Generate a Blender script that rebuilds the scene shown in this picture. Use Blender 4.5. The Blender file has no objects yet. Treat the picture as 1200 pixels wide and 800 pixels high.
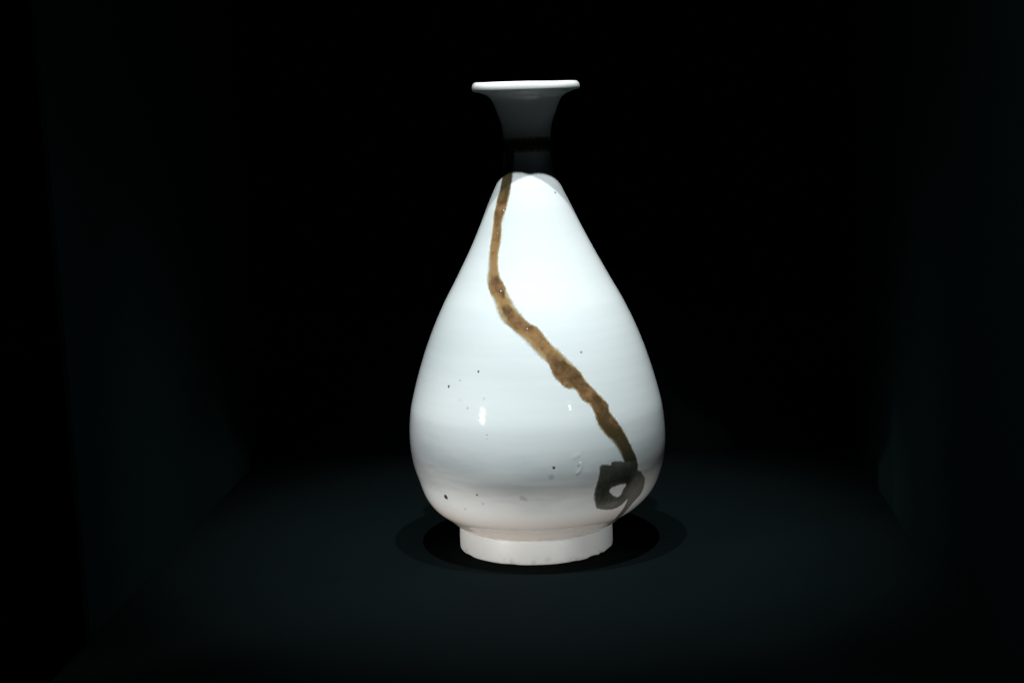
import bpy, math
import numpy as np
from mathutils import Vector, Matrix

sc = bpy.context.scene
col = sc.collection
rad = math.radians

# ------------------------------------------------------------------ camera
cam_d = bpy.data.cameras.new('camera')
cam = bpy.data.objects.new('camera', cam_d)
col.objects.link(cam)
cam_d.sensor_width = 36.0
cam_d.lens = 57.9
cam_d.clip_start = 0.05
cam_d.clip_end = 50
M = Matrix.Rotation(rad(90 - 8.83), 4, 'X') @ Matrix.Rotation(rad(-1.7), 4, 'Z')
M.translation = Vector((-0.01286, -1.10577, 0.314))
cam.matrix_world = M
sc.camera = cam

# ------------------------------------------------------------------ world: an unlit gallery
w = bpy.data.worlds.new('World')
sc.world = w
w.use_nodes = True
w.node_tree.nodes['Background'].inputs[0].default_value = (0, 0, 0, 1)
w.node_tree.nodes['Background'].inputs[1].default_value = 0.0

# ------------------------------------------------------------------ lamps
def spot(name, loc, aim, energy, colr, size_deg, blend, radius, scale=(1, 1, 1)):
    d = bpy.data.lights.new(name, 'SPOT')
    d.energy = energy
    d.color = colr
    d.spot_size = rad(size_deg)
    d.spot_blend = blend
    d.shadow_soft_size = radius
    o = bpy.data.objects.new(name, d)
    col.objects.link(o)
    q = (Vector(aim) - Vector(loc)).to_track_quat('-Z', 'Y')
    o.matrix_world = Matrix.LocRotScale(Vector(loc), q, Vector(scale))
    return o

COOL = (0.925, 0.99, 1.0)
# two small spots in the case ceiling, in front of the vase and to either side
spot('ceiling_spot', (-0.185, -0.405, 1.55), (0.0, -0.015, 0.11), 98, COOL, 23.0, 1.0, 0.012)
spot('ceiling_spot', (0.158, -0.405, 1.55), (0.0, -0.015, 0.11), 98, COOL, 23.0, 1.0, 0.012)
# two added unseen lamps, standing in for bounced light on foot and lower belly
spot('foot_fill_spot', (-0.345, -0.315, 0.014), (0, 0, 0.022), 4.9, (1.0, 0.93, 0.87), 33, 1.0, 0.010, (1, 0.47, 1))
spot('foot_fill_spot', (0.230, -0.42, 0.014), (0, 0, 0.022), 3.4, (1.0, 0.95, 0.91), 33, 1.0, 0.010, (1, 0.47, 1))
# two pin spots higher on the case front: the fill on the belly, seen as small glints in the glaze
spot('pin_light', (-0.335, -0.315, 0.195), (0, 0, 0.056), 2.3, (0.97, 0.97, 0.97), 40, 1.0, 0.011, (1, 0.5, 1))
spot('pin_light', (0.225, -0.42, 0.235), (0, 0, 0.060), 0.06, (0.97, 0.97, 0.97), 40, 1.0, 0.006, (1, 0.42, 1))
# added wash lamp: only the front of the side walls and floor catch it
spot('wall_wash_spot', (0.0, -0.53, 1.25), (0.0, -0.465, 0.3), 18, (0.75, 1.0, 1.0), 48, 1.0, 0.02, (2.0, 1, 1))

# ------------------------------------------------------------------ exposure
vs = sc.view_settings
vs.view_transform = 'Standard'
vs.look = 'None'
vs.exposure = 0.0
vs.gamma = 1.0
vs.use_curve_mapping = False

# ------------------------------------------------------------------ helpers
def mesh_obj(name, verts, faces, mat, parent=None, smooth=True):
    me = bpy.data.meshes.new(name)
    me.from_pydata([tuple(v) for v in verts], [], faces)
    me.materials.append(mat)
    if smooth:
        me.polygons.foreach_set('use_smooth', [True] * len(me.polygons))
    me.update()
    o = bpy.data.objects.new(name, me)
    col.objects.link(o)
    if parent:
        o.parent = parent
    return o

class NT:
    def __init__(self, name):
        self.m = bpy.data.materials.new(name)
        self.m.use_nodes = True
        self.t = self.m.node_tree
        self.p = self.t.nodes['Principled BSDF']
        self.out = self.t.nodes['Material Output']
    def n(self, typ, **kw):
        nd = self.t.nodes.new(typ)
        for k, v in kw.items():
            setattr(nd, k, v)
        return nd
    def put(self, sock, v):
        if isinstance(v, bpy.types.NodeSocket):
            self.t.links.new(v, sock)
        else:
            sock.default_value = v
    def math(self, op, a, b=0.0, c=None, clamp=False):
        nd = self.n('ShaderNodeMath', operation=op, use_clamp=clamp)
        self.put(nd.inputs[0], a); self.put(nd.inputs[1], b)
        if c is not None: self.put(nd.inputs[2], c)
        return nd.outputs[0]
    def rng(self, v, a, b, c=0.0, d=1.0, smooth=True):
        nd = self.n('ShaderNodeMapRange', interpolation_type='SMOOTHSTEP' if smooth else 'LINEAR')
        for i, x in enumerate((v, a, b, c, d)): self.put(nd.inputs[i], x)
        return nd.outputs[0]
    def mix(self, f, a, b, mode='MIX'):
        nd = self.n('ShaderNodeMix', data_type='RGBA', blend_type=mode)
        self.put(nd.inputs[0], f)
        for s, x in ((nd.inputs[6], a), (nd.inputs[7], b)):
            if not isinstance(x, bpy.types.NodeSocket) and len(x) == 3: x = (*x, 1)
            self.put(s, x)
        return nd.outputs[2]
    def noise(self, vec, scale, detail=3.0, rough=0.5, dist=0.0):
        nd = self.n('ShaderNodeTexNoise')
        self.put(nd.inputs['Vector'], vec)
        nd.inputs['Scale'].default_value = scale
        nd.inputs['Detail'].default_value = detail
        nd.inputs['Roughness'].default_value = rough
        nd.inputs['Distortion'].default_value = dist
        return nd.outputs[0]
    def obj(self, scale=None):
        c = self.n('ShaderNodeTexCoord').outputs['Object']
        if scale:
            mp = self.n('ShaderNodeMapping')
            self.t.links.new(c, mp.inputs[0])
            mp.inputs['Scale'].default_value = scale
            return mp.outputs[0]
        return c
    def attr(self, name):
        return self.n('ShaderNodeAttribute', attribute_name=name).outputs['Fac']
    def bump(self, h, strength, dist):
        b = self.n('ShaderNodeBump')
        b.inputs['Strength'].default_value = strength
        b.inputs['Distance'].default_value = dist
        self.put(b.inputs['Height'], h)
        return b.outputs[0]

# ------------------------------------------------------------------ the setting: floor and walls of the dark display case
def dark_paint(name, c, rough, grain):
    k = NT(name)
    co = k.obj()
    a = k.noise(co, 9, 4, 0.6)
    b = k.noise(co, grain, 2, 0.5)
    v = k.math('MULTIPLY_ADD', a, 0.5, 0.62)
    v = k.math('MULTIPLY', v, k.math('MULTIPLY_ADD', b, 0.3, 0.85))
    rgb = k.n('ShaderNodeCombineColor')
    for i in range(3): k.put(rgb.inputs[i], k.math('MULTIPLY', v, c[i]))
    k.put(k.p.inputs['Base Color'], rgb.outputs[0])
    k.p.inputs['Roughness'].default_value = rough
    k.p.inputs['Specular IOR Level'].default_value = 0.04
    k.put(k.p.inputs['Normal'], k.bump(b, 0.15, 0.0004))
    return k.m

M_floor = dark_paint('case_floor_fabric', (0.00095, 0.0027, 0.0029), 0.95, 1400)
M_wall = dark_paint('case_wall_paint', (0.0054, 0.0150, 0.0155), 0.95, 900)

M_back = dark_paint('case_back_black', (0.0020, 0.0032, 0.0034), 0.95, 900)  # back wall: one even colour, darker than the side walls

def slab(name, x0, x1, y0, y1, z0, z1, mat, yaw, lean=0.0):
    v = [(x, y, z) for z in (z0, z1) for y in (y0, y1) for x in (x0, x1)]
    c, s = math.cos(yaw), math.sin(yaw)
    v = [(c * x - s * y + lean * max(z, 0), s * x + c * y, z) for x, y, z in v]
    f = [(0, 2, 3, 1), (4, 5, 7, 6), (0, 1, 5, 4), (2, 6, 7, 3), (0, 4, 6, 2), (1, 3, 7, 5)]
    o = mesh_obj(name, v, f, mat, smooth=False)
    o['kind'] = 'structure'
    return o

YAW = rad(-3.9)
slab('floor', -0.253, 0.2555, -0.62, 0.285, -0.05, 0.0, M_floor, YAW)
slab('wall_left', -0.2565, -0.2535, -0.188, 0.31, -0.05, 0.75, M_wall, YAW, -0.016)
slab('wall_right', 0.256, 0.278, -0.36, 0.31, -0.05, 0.75, M_wall, YAW)
slab('wall_back', -0.253, 0.2555, 0.2855, 0.31, -0.05, 0.75, M_back, YAW)

# ------------------------------------------------------------------ the vase: outline of the thrown body
PZ = np.array([0.0, 0.005, 0.0165, 0.0185, 0.023, 0.03, 0.04, 0.052, 0.065, 0.078, 0.095, 0.115, 0.14, 0.165, 0.19, 0.215, 0.235, 0.247, 0.257, 0.266, 0.276, 0.287, 0.296, 0.3035, 0.3062, 0.3083, 0.3103])
PR = np.array([0.05264, 0.05268, 0.05250, 0.0553, 0.06045, 0.07033, 0.07837, 0.08319, 0.08666, 0.08749, 0.08628, 0.08166, 0.07376, 0.06313, 0.04961, 0.03679, 0.02783, 0.02217, 0.01763, 0.01608, 0.01586, 0.0168, 0.0197, 0.0226, 0.0243, 0.0282, 0.0352])
CZ = np.array([0, .02, .05, .1, .15, .2, .25, .31])
CX = np.array([0, 0, 0.003, 0.00234, 0.00245, 0.00212, 0.00097, 0.00132])

def pchip(x, y, xq):
    xq = np.asarray(xq, float)
    h = np.diff(x); d = np.diff(y) / h; m = np.zeros_like(y)
    for i in range(1, len(x) - 1):
        if d[i - 1] * d[i] > 0:
            w1 = 2 * h[i] + h[i - 1]; w2 = h[i] + 2 * h[i - 1]
            m[i] = (w1 + w2) / (w1 / d[i - 1] + w2 / d[i])
    m[0] = d[0]; m[-1] = d[-1]
    k = np.clip(np.searchsorted(x, xq) - 1, 0, len(x) - 2)
    t = (xq - x[k]) / h[k]
    return (1 + 2 * t) * (1 - t) ** 2 * y[k] + t * (1 - t) ** 2 * h[k] * m[k] + t * t * (3 - 2 * t) * y[k + 1] + t * t * (t - 1) * h[k] * m[k + 1]

_zt = np.linspace(0, 0.3103, 1600)
_rt = pchip(PZ, PR, _zt)
# round the pchip kinks off a little, except at the crease above the foot ring
_k = np.exp(-np.linspace(-2, 2, 41) ** 2); _k /= _k.sum()
_rs = np.convolve(np.pad(_rt, 20, mode='edge'), _k, 'valid')
_k2 = np.exp(-np.linspace(-2, 2, 111) ** 2); _k2 /= _k2.sum()
_rs2 = np.convolve(np.pad(_rs, 55, mode='edge'), _k2, 'valid')
_w2 = np.clip((_zt - 0.045) / 0.02, 0, 1) * np.clip((0.235 - _zt) / 0.02, 0, 1)
_rs = _rs * (1 - _w2) + _rs2 * _w2
_b = np.clip((_zt - 0.0185) / 0.006, 0, 1) * np.clip((0.3103 - _zt) / 0.006, 0, 1)
_rt = _rt * (1 - _b) + _rs * _b
# throwing rings left by the potter's fingers
_rng = np.random.default_rng(4)
_rip = np.zeros_like(_zt)
for wl, am in ((0.021, 1.5e-5), (0.0125, 0.8e-5), (0.0068, 0.35e-5), (0.0041, 0.15e-5)):
    _rip += am * np.sin(2 * np.pi * _zt / wl + _rng.uniform(0, 6.28) + 1.3 * np.sin(_zt * 40))
_rt = _rt + _rip * np.clip((_zt - 0.02) / 0.01, 0, 1)

def R_at(z): return np.interp(z, _zt, _rt)
def C_at(z): return pchip(CZ, CX, z)

def surf(th, z, off=0.0):
    """th in radians from the front (-y), positive to +x; z in metres"""
    th = np.asarray(th, float); z = np.asarray(z, float)
    r = R_at(z) + 1.2e-4 * np.sin(2 * th + 0.7) * np.clip(z / 0.05, 0, 1)
    e = 4e-4
    dr = (R_at(z + e) - R_at(z - e)) / (2 * e)
    n = 1 / np.sqrt(1 + dr * dr)
    rr = r + off * n
    return np.stack([C_at(z) + rr * np.sin(th), -rr * np.cos(th), z - off * n * dr], -1)

# ------------------------------------------------------------------ glaze
SPECKS = [  # angle, height (mm), radius (mm), darkness, stretch flag
    (-29.48, 133.68, 0.75, 0.85), (-45.88, 122.5, 0.95, 0.92), (-39.41, 127.11, 0.6, 0.5), (-68.97, 121.48, 0.7, 0.3),
    (-37.64, 114.95, 1.5, 0.08), (-32.85, 110.74, 0.8, 0.30), (-25.05, 117.27, 1.1, 0.16), (-22.5, 94.95, 0.8, 0.32),
    (5.62, 73.98, 1.0, 0.85), (16.23, 73.87, 0.7, 0.55), (4.41, 67.83, 2.0, 0.22), (23.48, 144.26, 0.8, 0.6),
    (46.96, 243.19, 0.75, 0.7), (-49.34, 48.76, 1.9, 0.9), (-49.9, 48.2, 1.2, 0.6), (-29.5, 54.48, 0.85, 0.7),
    (-8.43, 54.13, 1.9, 0.22), (-6.99, 52.92, 1.5, 0.18), (-27.34, 48.39, 1.2, 0.2), (-38.15, 42.7, 1.0, 0.25),
    (110, 90, 1.0, 0.8), (160, 120, 0.9, 0.8), (-140, 75, 1.2, 0.8), (-100, 160, 0.8, 0.7)]
BUMPS = [(14.6, 80.3, 2.6), (16.2, 80.9, 2.0), (17.3, 75.6, 1.2), (17.5, 74.2, 1.3), (17.4, 72.8, 1.4), (17.0, 71.4, 1.5), (16.3, 70.2, 1.5), (15.5, 69.4, 1.4), (-22.4, 93.4, 1.1), (23.03, 113.98, 1.5)]

def porcelain(name, specks, foot=False, rim=False):
    k = NT(name)
    co = k.obj()
    rings = k.noise(k.obj((6, 6, 120)), 1.0, 4, 0.6, 0.4)
    broad = k.noise(k.obj((1, 1, 1.6)), 14, 3, 0.5)
    fine = k.noise(co, 260, 3, 0.6)
    base = k.mix(k.rng(broad, 0.35, 0.68), (0.655, 0.688, 0.690), (0.625, 0.668, 0.682))
    base = k.mix(k.math('MULTIPLY', k.rng(rings, 0.45, 0.75), 0.16), base, (0.59, 0.62, 0.62))
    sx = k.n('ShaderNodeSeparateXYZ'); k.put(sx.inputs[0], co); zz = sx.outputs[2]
    belly_band = k.math('MULTIPLY', k.rng(zz, 0.036, 0.050), k.rng(zz, 0.094, 0.060))  # bluish-grey band round the lower belly, broken up by noise
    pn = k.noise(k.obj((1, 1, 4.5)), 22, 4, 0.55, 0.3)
    base = k.mix(k.math('MULTIPLY', belly_band, k.rng(pn, 0.40, 0.66, 0.05, 0.55)), base, (0.455, 0.50, 0.505))
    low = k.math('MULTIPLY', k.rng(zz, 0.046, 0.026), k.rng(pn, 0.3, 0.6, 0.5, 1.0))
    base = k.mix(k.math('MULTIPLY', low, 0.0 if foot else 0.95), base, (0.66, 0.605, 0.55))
    if foot:
        gr = k.math('MULTIPLY', k.rng(k.noise(co, 130, 4, 0.65), 0.52, 0.72), k.rng(zz, 0.009, 0.0005))
        base = k.mix(k.math('MULTIPLY', gr, 0.55), base, (0.36, 0.32, 0.27))
        base = k.mix(k.rng(k.noise(co, 700, 2, 0.5), 0.70, 0.76, 0.0, 0.5), base, (0.20, 0.17, 0.14))
        base = k.mix(1.0, base, (0.88, 0.875, 0.865), 'MULTIPLY')
        patch = k.rng(k.noise(k.obj((1, 1, 0.6)), 26, 3, 0.55), 0.50, 0.70)
        base = k.mix(k.math('MULTIPLY', patch, 0.55), base, (0.46, 0.535, 0.54))
    if rim:  # lighter, creamier colour on the lip
        base = k.mix(0.75, base, (0.725, 0.722, 0.70))
    col_s = base
    h = k.math('MULTIPLY', fine, 0.02)
    wv = k.noise(co, 900, 2, 0.5)
    wob = k.n('ShaderNodeVectorMath', operation='MULTIPLY_ADD')
    nv = k.n('ShaderNodeTexNoise'); k.put(nv.inputs['Vector'], co); nv.inputs['Scale'].default_value = 600
    k.put(wob.inputs[0], nv.outputs['Color']); wob.inputs[1].default_value = (9e-4,) * 3
    off = k.n('ShaderNodeVectorMath', operation='ADD'); k.put(off.inputs[0], co)
    k.put(wob.inputs[2], co)
    sub = k.n('ShaderNodeVectorMath', operation='SUBTRACT'); k.put(sub.inputs[0], wob.outputs[0]); sub.inputs[1].default_value = (4.5e-4,) * 3
    cw = sub.outputs[0]
    for a, z, r, d in specks:
        p = surf(rad(a), z / 1000)
        dn = k.n('ShaderNodeVectorMath', operation='DISTANCE')
        k.put(dn.inputs[0], cw); dn.inputs[1].default_value = tuple(float(q) for q in p)
        m = k.rng(dn.outputs['Value'], r * 0.6e-3, r * 1.25e-3, min(d * 1.1, 0.95), 0.0)
        col_s = k.mix(m, col_s, (0.035, 0.024, 0.02))
        h = k.math('SUBTRACT', h, k.math('MULTIPLY', m, 0.25))
    bumps_h = None
    if specks:
        for a, z, r in BUMPS:
            p = surf(rad(a), z / 1000)
            dn = k.n('ShaderNodeVectorMath', operation='DISTANCE')
            k.put(dn.inputs[0], co); dn.inputs[1].default_value = tuple(float(q) for q in p)
            bm_ = k.rng(dn.outputs['Value'], 0.0, r * 1.3e-3, 0.32, 0.0)
            bumps_h = bm_ if bumps_h is None else k.math('MAXIMUM', bumps_h, bm_)
        h = k.math('ADD', h, bumps_h)
    h = k.math('ADD', h, k.math('MULTIPLY', k.noise(k.obj((1, 1, 5)), 60, 2, 0.4), 0.12))
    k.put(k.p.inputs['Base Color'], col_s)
    k.put(k.p.inputs['Roughness'], k.rng(fine, 0.3, 0.7, 0.42, 0.55) if foot else k.rng(fine, 0.3, 0.7, 0.045, 0.09))
    k.p.inputs['IOR'].default_value = 1.5
    k.put(k.p.inputs['Normal'], k.bump(h, 0.5, 0.0005))
    return k.m

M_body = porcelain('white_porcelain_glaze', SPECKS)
M_plain = porcelain('white_porcelain_glaze_clear', [])
M_lip = porcelain('white_porcelain_lip_glaze', [], rim=True)
M_foot = porcelain('white_porcelain_foot_glaze', [], foot=True)

# ------------------------------------------------------------------ vase meshes
SEG = 512
TH = np.linspace(-math.pi, math.pi, SEG, endpoint=False)

def skin(name, rings, mat, parent, cap_end=False):
    """rings: list of (SEG,3) arrays from bottom outside upwards"""
    v = np.concatenate(rings); n = len(rings); f = []
    for i in range(n - 1):
        a = i * SEG; b = a + SEG
        for j in range(SEG):
            j2 = (j + 1) % SEG
            f.append((a + j, a + j2, b + j2, b + j))
    if cap_end:
        f.append(tuple((n - 1) * SEG + j for j in range(SEG)))
    return mesh_obj(name, v, f, mat, parent)

vase = bpy.data.objects.new('porcelain_vase', None)
col.objects.link(vase)
vase.empty_display_size = 0.05
vase['label'] = 'white porcelain pear-shaped bottle vase with brown painted rope down its side on dark floor'
vase['category'] = 'vase'

Z_J, Z_N = 0.0165, 0.2500
ring = lambda z, off=0.0: surf(TH, np.full(SEG, z), off)
def circ(r, z): return np.stack([C_at(np.full(SEG, max(z, 0))) + r * np.sin(TH), -r * np.cos(TH), np.full(SEG, z)], -1)

# body: from a closed bottom inside the foot ring, out under the belly and up to the neck
zb = np.concatenate([np.linspace(Z_J + 0.0004, 0.026, 26), np.linspace(0.0265, Z_N, 300)])
rings = [circ(r, 0.012) for r in (0.002, 0.02, 0.044)] + [circ(0.0500, 0.0165)] + [ring(z) for z in zb]
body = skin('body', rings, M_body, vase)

# neck: outside wall up to the lip, and the inside wall of the mouth back down
zn = np.linspace(Z_N, 0.3100, 120)
neck = skin('neck', [ring(z) for z in zn], M_plain, vase)
zi = np.linspace(0.3115, 0.235, 50)
inner = [circ(max(float(R_at(min(z, 0.3100))) - 0.0042, 0.011) * (1.0 if z < 0.309 else 0.985), z) for z in zi]
skin('mouth_interior', inner, M_plain, neck, cap_end=True)

# lip: thick rounded everted rim, slightly uneven
lip_prof = [(float(R_at(0.3100)), 0.3100), (0.0353, 0.3104), (0.0357, 0.3109), (0.03588, 0.3117), (0.03592, 0.3127), (0.03575, 0.3137), (0.0354, 0.3147), (0.0347, 0.3156), (0.0341, 0.3162), (0.0329, 0.3163), (0.0318, 0.3159), (0.0309, 0.3150), (0.0303, 0.3138), (float(inner[0][:, 0].max() - C_at(0.31)), 0.3115)]
lp = np.array(lip_prof)
tq = np.linspace(0, len(lp) - 1, 48)
lq = np.stack([np.interp(tq, range(len(lp)), lp[:, 0]), np.interp(tq, range(len(lp)), lp[:, 1])], 1)
ks = np.array([1, 2, 3, 2, 1]) / 9
lm = np.stack([np.convolve(np.pad(lq[:, i], 2, mode='edge'), ks, 'valid') for i in (0, 1)], 1)
lq[2:-2] = lm[2:-2]
lr = []
for r, z in lq:
    c = circ(r, z)
    wgt = max(0.0, min(1.0, (z - 0.3104) / 0.003))
    c[:, 2] += wgt * (1.5e-4 * np.sin(TH * 2 + 0.9) + 1.1e-4 * np.sin(TH * 5 + 2) + -0.0003 * np.sin(TH))
    lr.append(c)
skin('lip', lr, M_lip, vase)

# foot ring: upright wall with a chipped bottom edge
rng = np.random.default_rng(11)
chip = np.zeros(SEG)
for a, wdt, am in ((46, 5, .0009), (56, 3, .0007), (68, 6, .0005), (28, 3, .0003), (-20, 4, .00025), (-62, 5, .0004), (150, 6, .0006), (-130, 5, .0005)):
    chip = np.maximum(chip, am * np.exp(-((np.degrees(TH) - a) / wdt) ** 4))
chip += 4e-5 * (1 + np.sin(TH * 17 + 1))
fr = []
for r, z, k in ((0.0452, 0.0120, 0), (0.0455, 0.0010, 0), (0.0470, 0.0, 0), (0.0508, 0.0, 0.6), (0.0519, 0.0003, 1), (0.05255, 0.0010, .8), (0.0527, 0.002, .35), (0.0527, 0.004, 0), (0.05272, 0.007, 0), (0.05268, 0.010, 0), (0.05262, 0.013, 0), (0.05255, 0.0152, 0), (0.0524, 0.0164, 0), (0.0515, 0.01700, 0)):
    c = circ(r, z)
    c[:, 0] += 0
    c[:, 2] += k * chip
    fr.append(c)
skin('foot_ring', fr, M_foot, vase)

# ------------------------------------------------------------------ underglaze iron painting: a rope hung round the neck
def catmull(p, n=6, closed=False):
    p = np.array(p, float); out = []
    N = len(p)
    for i in range(N if closed else N - 1):
        q = [p[(i + j) % N] if closed else p[min(max(i + j, 0), N - 1)] for j in (-1, 0, 1, 2)]
        for t in np.linspace(0, 1, n, endpoint=False):
            out.append(0.5 * ((2 * q[1]) + (-q[0] + q[2]) * t + (2 * q[0] - 5 * q[1] + 4 * q[2] - q[3]) * t * t + (-q[0] + 3 * q[1] - 3 * q[2] + q[3]) * t ** 3))
    if not closed: out.append(p[-1])
    return np.array(out)

def inside(poly, P):
    x, y = P[:, 0], P[:, 1]
    res = np.zeros(len(P), bool)
    a = poly; b = np.roll(poly, -1, axis=0)
    for (x1, y1), (x2, y2) in zip(a, b):
        if y1 == y2: continue
        c = ((y1 > y) != (y2 > y)) & (x < (x2 - x1) * (y - y1) / (y2 - y1) + x1)
        res ^= c
    return res

def seg_dist(X, A, B):
    d = np.full(len(X), 1e9)
    for a, b in zip(A, B):
        ab = b - a; L = ab @ ab + 1e-16
        t = np.clip(((X - a) @ ab) / L, 0, 1)
        d = np.minimum(d, np.linalg.norm(X - a - t[:, None] * ab, axis=1))
    return d

def painted(name, polys, mat, parent, step, off, extra=None):
    """polys: outlines in (degrees, mm); first the outside, then holes. A thin layer of paint lying on the glaze."""
    out = polys[0]
    z0, z1 = out[:, 1].min() - 1.2, out[:, 1].max() + 1.2
    a0, a1 = out[:, 0].min() - 5, out[:, 0].max() + 5
    rm = float(R_at(np.linspace(z0, z1, 50) / 1000).mean())
    nz = int((z1 - z0) / step) + 1
    na = int(rad(a1 - a0) * rm * 1000 / step) + 1
    A, Z = np.meshgrid(np.linspace(a0, a1, na), np.linspace(z0, z1, nz))
    P = np.stack([A.ravel(), Z.ravel()], 1)
    X = surf(np.radians(P[:, 0]), P[:, 1] / 1000)
    ins = inside(out, P)
    for h in polys[1:]: ins &= ~inside(h, P)
    rough_d = np.full(len(P), 1e9)
    AA = []; BB = []
    for pl in polys:
        S = surf(np.radians(pl[:, 0]), pl[:, 1] / 1000)
        AA.append(S); BB.append(np.roll(S, -1, axis=0))
    d = seg_dist(X, np.concatenate(AA), np.concatenate(BB))
    sdf = np.where(ins, d, -d)
    keep = (sdf > -0.0016).reshape(nz, na)
    q = keep[:-1, :-1] & keep[1:, :-1] & keep[:-1, 1:] & keep[1:, 1:]
    ii, jj = np.nonzero(q)
    idx = np.stack([ii * na + jj, ii * na + jj + 1, (ii + 1) * na + jj + 1, (ii + 1) * na + jj], 1)
    used, inv = np.unique(idx, return_inverse=True)
    faces = inv.reshape(idx.shape)
    V = surf(np.radians(P[used, 0]), P[used, 1] / 1000, off)
    o = mesh_obj(name, V, [tuple(int(t) for t in f) for f in faces], mat, parent)
    at = o.data.attributes.new('edge_mm', 'FLOAT', 'POINT')
    at.data.foreach_set('value', (sdf[used] * 1000).astype(np.float32))
    if not extra or 'rope' not in name:
        at = o.data.attributes.new('soft', 'FLOAT', 'POINT'); at.data.foreach_set('value', np.ones(len(used), np.float32))
    if extra:
        vals = extra(P[used], V)
        for nm, v in vals.items():
            at = o.data.attributes.new(nm, 'FLOAT', 'POINT')
            at.data.foreach_set('value', v.astype(np.float32))
    return o

ROPE_L = [(-69, 276), (-68, 268), (-66, 262), (-65.5, 256.15), (-60.5, 251.29), (-55.12, 245.19), (-55.12, 240.26), (-52.42, 235.38), (-51.98, 230.35), (-48.32, 224.98), (-46.03, 218.06), (-44.39, 212.05), (-42.07, 206.2), (-41.3, 203.56), (-38.69, 196.3), (-37.33, 191.57), (-34.41, 185.78), (-31.71, 182.22), (-26.84, 176.4), (-21.0, 167.23), (-14.13, 161.14), (-8.45, 156.06), (-3.72, 150.72), (1.14, 144.38), (5.7, 139.07), (6.94, 135.01), (8.07, 131.14), (10.58, 127.18), (13.54, 123.55), (17.66, 122.06), (20.46, 115.38), (24.16, 111.43), (25.58, 104.86), (26.58, 98.81), (29.62, 92.52), (33.77, 85.9), (36.82, 78.51), (39.33, 71.07), (40.46, 66.49)]
ROPE_R = [(-34, 276), (-34, 268), (-35, 262), (-35.03, 257.24), (-33.44, 251.5), (-32.5, 245.39), (-32.19, 240.5), (-32.88, 235.61), (-34.33, 230.63), (-35.84, 225.19), (-33.64, 218.31), (-32.83, 212.32), (-32.7, 206.44), (-32.15, 203.81), (-29.56, 196.55), (-26.66, 191.88), (-21.41, 186.11), (-19.65, 183.54), (-14.68, 176.6), (-9.66, 170.0), (-4.61, 164.16), (1.15, 160.51), (7.45, 150.65), (11.15, 146.53), (16.09, 139.52), (21.18, 131.91), (22.77, 127.5), (26.87, 120.59), (30.23, 115.26), (32.67, 110.4), (33.01, 105.95), (36.55, 98.06), (40.45, 88.89), (42.25, 83.05), (45.19, 75.02), (46.75, 68.16), (46.62, 63.58)]
KNOT = [(26.35, 72.98), (31.06, 72.24), (31.6, 73.6), (34.6, 73.9), (39.4, 72.2), (46.33, 70.01), (47.2, 64.56), (49.84, 62.3), (54.23, 55.84), (55.46, 50.04), (54.94, 44.78), (51.6, 40.5), (51.2, 34.9), (53.2, 28.27), (57.0, 21.0), (55.2, 20.2), (51.5, 25.5), (46.9, 31.27), (45.9, 36.51), (44.65, 44.98), (42.1, 41.41), (37.79, 39.82), (31.5, 40.8), (26.61, 43.58), (24.3, 50.82), (24.03, 55.74), (24.87, 61.52), (25.74, 68.27)]
HOLE = [(31.71, 53.98), (33.19, 56.34), (37.4, 57.21), (40.62, 56.14), (39.7, 53.08), (39.17, 50.22), (37.43, 48.57), (34.63, 49.94)]

def paint_base(name):
    k = NT(name)
    co = k.obj()
    n1 = k.noise(co, 125, 3, 0.5)
    n2 = k.noise(co, 420, 4, 0.65)
    n3 = k.noise(co, 1100, 3, 0.6)
    e = k.attr('edge_mm')
    soft = k.attr('soft')
    ee = k.math('ADD', e, k.math('MULTIPLY_ADD', n2, 1.6, -0.8))
    ee = k.math('ADD', ee, k.math('MULTIPLY_ADD', n3, 0.9, -0.45))
    ee = k.math('SUBTRACT', k.math('DIVIDE', ee, soft), k.math('MULTIPLY_ADD', soft, 0.22, -0.22))
    return k, co, n1, n2, n3, e, ee

def finish(k, colr, alpha, rough=0.16, h=None):
    k.put(k.p.inputs['Base Color'], colr)
    k.p.inputs['Roughness'].default_value = rough
    if h is not None: k.put(k.p.inputs['Normal'], k.bump(h, 0.35, 0.0004))
    tr = k.n('ShaderNodeBsdfTransparent')
    mx = k.n('ShaderNodeMixShader')
    k.put(mx.inputs[0], alpha)
    k.t.links.new(tr.outputs[0], mx.inputs[1])
    k.t.links.new(k.p.outputs[0], mx.inputs[2])
    k.t.links.new(mx.outputs[0], k.out.inputs['Surface'])
    return k.m

# the brown rope: thin ochre edges, thicker brown passages where the brush was reloaded
GLINT_PIT_DOTS = [(-36.0, 233.0, 0.9), (-23.59, 182.95, 0.7), (-4.6, 160.31, 0.7), (-38.69, 218.39, 0.6)]  # bright glints and a white pit, painted as pale dots with dark rims
k, co, n1, n2, n3, e, ee = paint_base('iron_brown_underglaze')
thick = k.attr('thick')
t2 = k.math('ADD', thick, k.math('MULTIPLY_ADD', n1, 1.5, -0.75))
t2 = k.math('ADD', t2, k.math('MULTIPLY_ADD', n2, 0.4, -0.2))
c = k.mix(k.rng(t2, 0.1, 0.55), (0.290, 0.170, 0.070), (0.178, 0.100, 0.049))
c = k.mix(k.rng(t2, 0.42, 0.85), c, (0.082, 0.051, 0.022))
c = k.mix(k.math('MULTIPLY', k.rng(n2, 0.60, 0.72), 0.55), c, (0.095, 0.042, 0.020))
c = k.mix(k.math('MULTIPLY', k.rng(n3, 0.64, 0.72), 0.8), c, (0.035, 0.016, 0.010))
c = k.mix(k.math('MULTIPLY', k.rng(ee, 1.2, 0.0), k.rng(n1, 0.36, 0.60, 0.25, 1.0)), c, (0.44, 0.34, 0.155))
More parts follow.
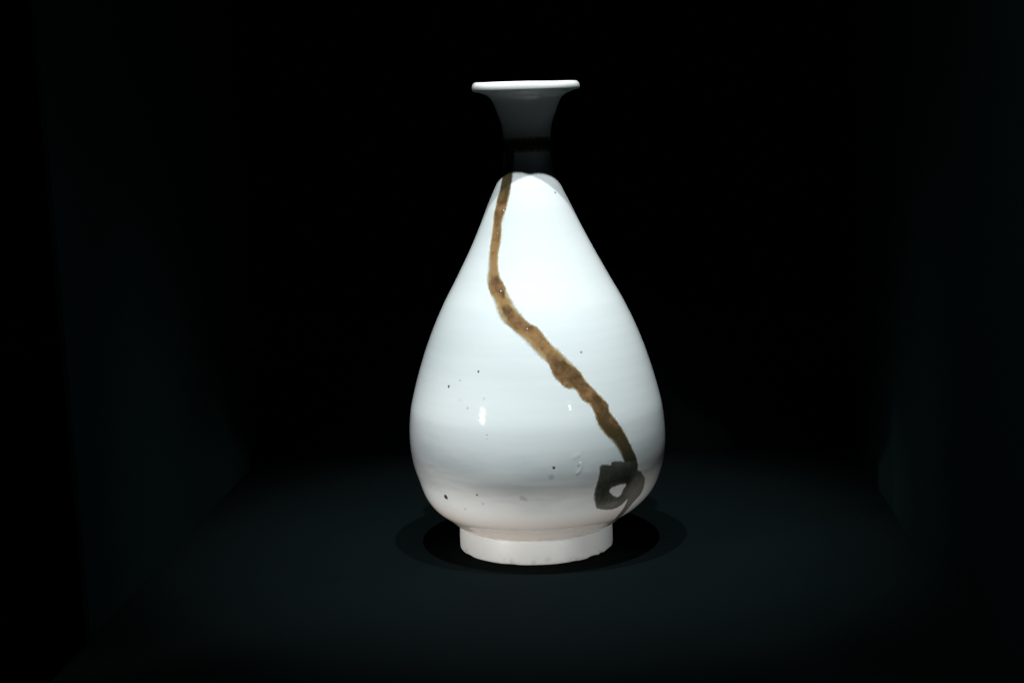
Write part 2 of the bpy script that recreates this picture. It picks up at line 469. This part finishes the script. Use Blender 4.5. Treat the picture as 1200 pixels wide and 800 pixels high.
c = k.mix(k.attr('olive'), c, (0.036, 0.037, 0.021))
for a, z, r in GLINT_PIT_DOTS:
    p = surf(rad(a), z / 1000)
    dn = k.n('ShaderNodeVectorMath', operation='DISTANCE')
    k.put(dn.inputs[0], co); dn.inputs[1].default_value = tuple(float(q) for q in p)
    d0 = k.math('ADD', dn.outputs['Value'], k.math('MULTIPLY_ADD', n3, 8e-4, -4e-4))
    c = k.mix(k.rng(d0, r * 1.0e-3, r * 1.8e-3, 0.75, 0.0), c, (0.05, 0.025, 0.02))
    c = k.mix(k.rng(d0, r * 0.4e-3, r * 0.9e-3, 0.95, 0.0), c, (0.78, 0.68, 0.55))
alpha = k.rng(ee, -0.9, 0.75)
alpha = k.math('MULTIPLY', alpha, k.rng(t2, -0.25, 0.35, 0.80, 0.98))
M_rope = finish(k, c, alpha, 0.08)

def rope_attr(P, V):
    z = P[:, 1]
    zs = [20, 66, 75, 88, 100, 111, 118, 124, 132, 138, 143, 150, 156, 161, 166, 171, 176, 181, 187, 191, 195, 204, 212, 222, 230, 238, 246, 256, 280]
    ts = [.8, .8, .82, .85, .80, .72, .56, .55, .64, .62, .42, .25, .25, .45, .55, .50, .25, .50, .60, .50, .05, .10, .25, .35, .40, .55, .65, .6, .4]
    t = np.interp(z, zs, ts)
    ol = np.interp(z, [60, 70, 80, 92, 105, 236, 244, 250, 255, 262, 280], [1, .95, .75, .35, 0, 0, .35, .75, .7, .2, .1])  # olive paint at both ends; near the neck some shadow is painted in
    mid = np.interp(z, rope_mid[:, 1], rope_mid[:, 0])
    left = 1 / (1 + np.exp((P[:, 0] - mid) / 0.8))
    bl = lambda lo, hi: np.clip((z - lo) / 4, 0, 1) * np.clip((hi - z) / 4, 0, 1)
    so = 1 + left * (1.6 * bl(140, 159) + 1.6 * bl(163, 182) + 1.3 * bl(186, 204) + 0.8 * bl(74, 90)) + (1 - left) * (1.2 * bl(166, 184) + 0.9 * bl(134, 150))
    return {'thick': t, 'olive': ol, 'soft': so}

# the loose knot at the rope's end: grey-black strokes, one lighter stroke over another
k, co, n1, n2, n3, e, ee = paint_base('iron_black_underglaze')
tone = k.attr('tone')
streak = k.noise(k.obj((1, 1, 0.35)), 520, 3, 0.6)
t2 = k.math('ADD', tone, k.math('MULTIPLY_ADD', n1, 0.5, -0.25))
t2 = k.math('ADD', t2, k.math('MULTIPLY_ADD', streak, 0.35, -0.175))
c = k.mix(k.rng(t2, 0.0, 1.0), (0.016, 0.020, 0.015), (0.150, 0.150, 0.130))
c = k.mix(k.rng(ee, 0.9, 0.1), c, (0.10, 0.10, 0.088))
alpha = k.rng(k.math('ADD', ee, k.math('MULTIPLY_ADD', streak, 1.6, -0.85)), -0.8, 0.95)
M_knot = finish(k, c, alpha, 0.08)

def knot_attr(P, V):
    a, z = P[:, 0], P[:, 1]
    t = np.full(len(P), 0.43)
    edge = np.interp(z, [20, 36, 45, 50, 56, 63, 68], [40, 43, 44.3, 41.5, 43.0, 46.0, 48.5])
    t += 0.22 / (1 + np.exp(-(a - edge) / 0.8)) * np.clip((66 - z) / 6, 0, 1)
    g = lambda ca, cz, sa, sz: np.exp(-((a - ca) / sa) ** 2 - ((z - cz) / sz) ** 2)
    t += 0.40 * g(52.5, 51, 4.5, 8) + 0.40 * g(49.5, 43, 5, 6) + 0.35 * g(33, 43, 9, 3.5) + 0.2 * g(36, 72.5, 4, 2) 
    t -= 0.32 * g(38, 61, 7, 5) + 0.2 * g(28, 54, 4, 9) + 0.25 * g(54, 26, 4, 6)
    return {'tone': np.clip(t, 0, 1)}

_zl = np.linspace(60, 276, 200)
_la = np.array(ROPE_L); _ra = np.array(ROPE_R)
rope_mid = np.stack([0.5 * (np.interp(_zl, _la[::-1, 1], _la[::-1, 0]) + np.interp(_zl, _ra[::-1, 1], _ra[::-1, 0])), _zl], 1)
rope_poly = np.concatenate([catmull(ROPE_L, 4), catmull(ROPE_R, 4)[::-1]])
knot_poly = np.concatenate([catmull(KNOT, 3, True)])
hole_poly = catmull(HOLE, 5, True)
rope = painted('painted_rope', [rope_poly], M_rope, vase, 0.42, 0.00012, rope_attr)
rope['label'] = 'brown iron-painted rope hanging from the neck'
knot = painted('painted_knot', [knot_poly, hole_poly], M_knot, rope, 0.36, 0.00020, knot_attr)
knot['label'] = 'grey-black painted loop at the end of the rope'

# the turn of the rope round the neck
zc = 0.2747
bz = np.linspace(-0.0052, 0.0052, 26)
bv = []; be = []
for dz in bz:
    z = zc + dz + 0.0005 * np.sin(TH * 2 + 1) 
    bv.append(surf(TH, z, 0.00016))
    be.append(np.full(SEG, (0.0040 - abs(dz)) * 350))
band = skin('painted_rope_turn', bv, M_rope, rope)
at = band.data.attributes.new('edge_mm', 'FLOAT', 'POINT')
at.data.foreach_set('value', np.concatenate(be).astype(np.float32))
for nm, v in (('thick', 0.55), ('olive', 0.55), ('soft', 1.0)):
    at = band.data.attributes.new(nm, 'FLOAT', 'POINT')
    at.data.foreach_set('value', np.full(SEG * len(bz), v, np.float32))
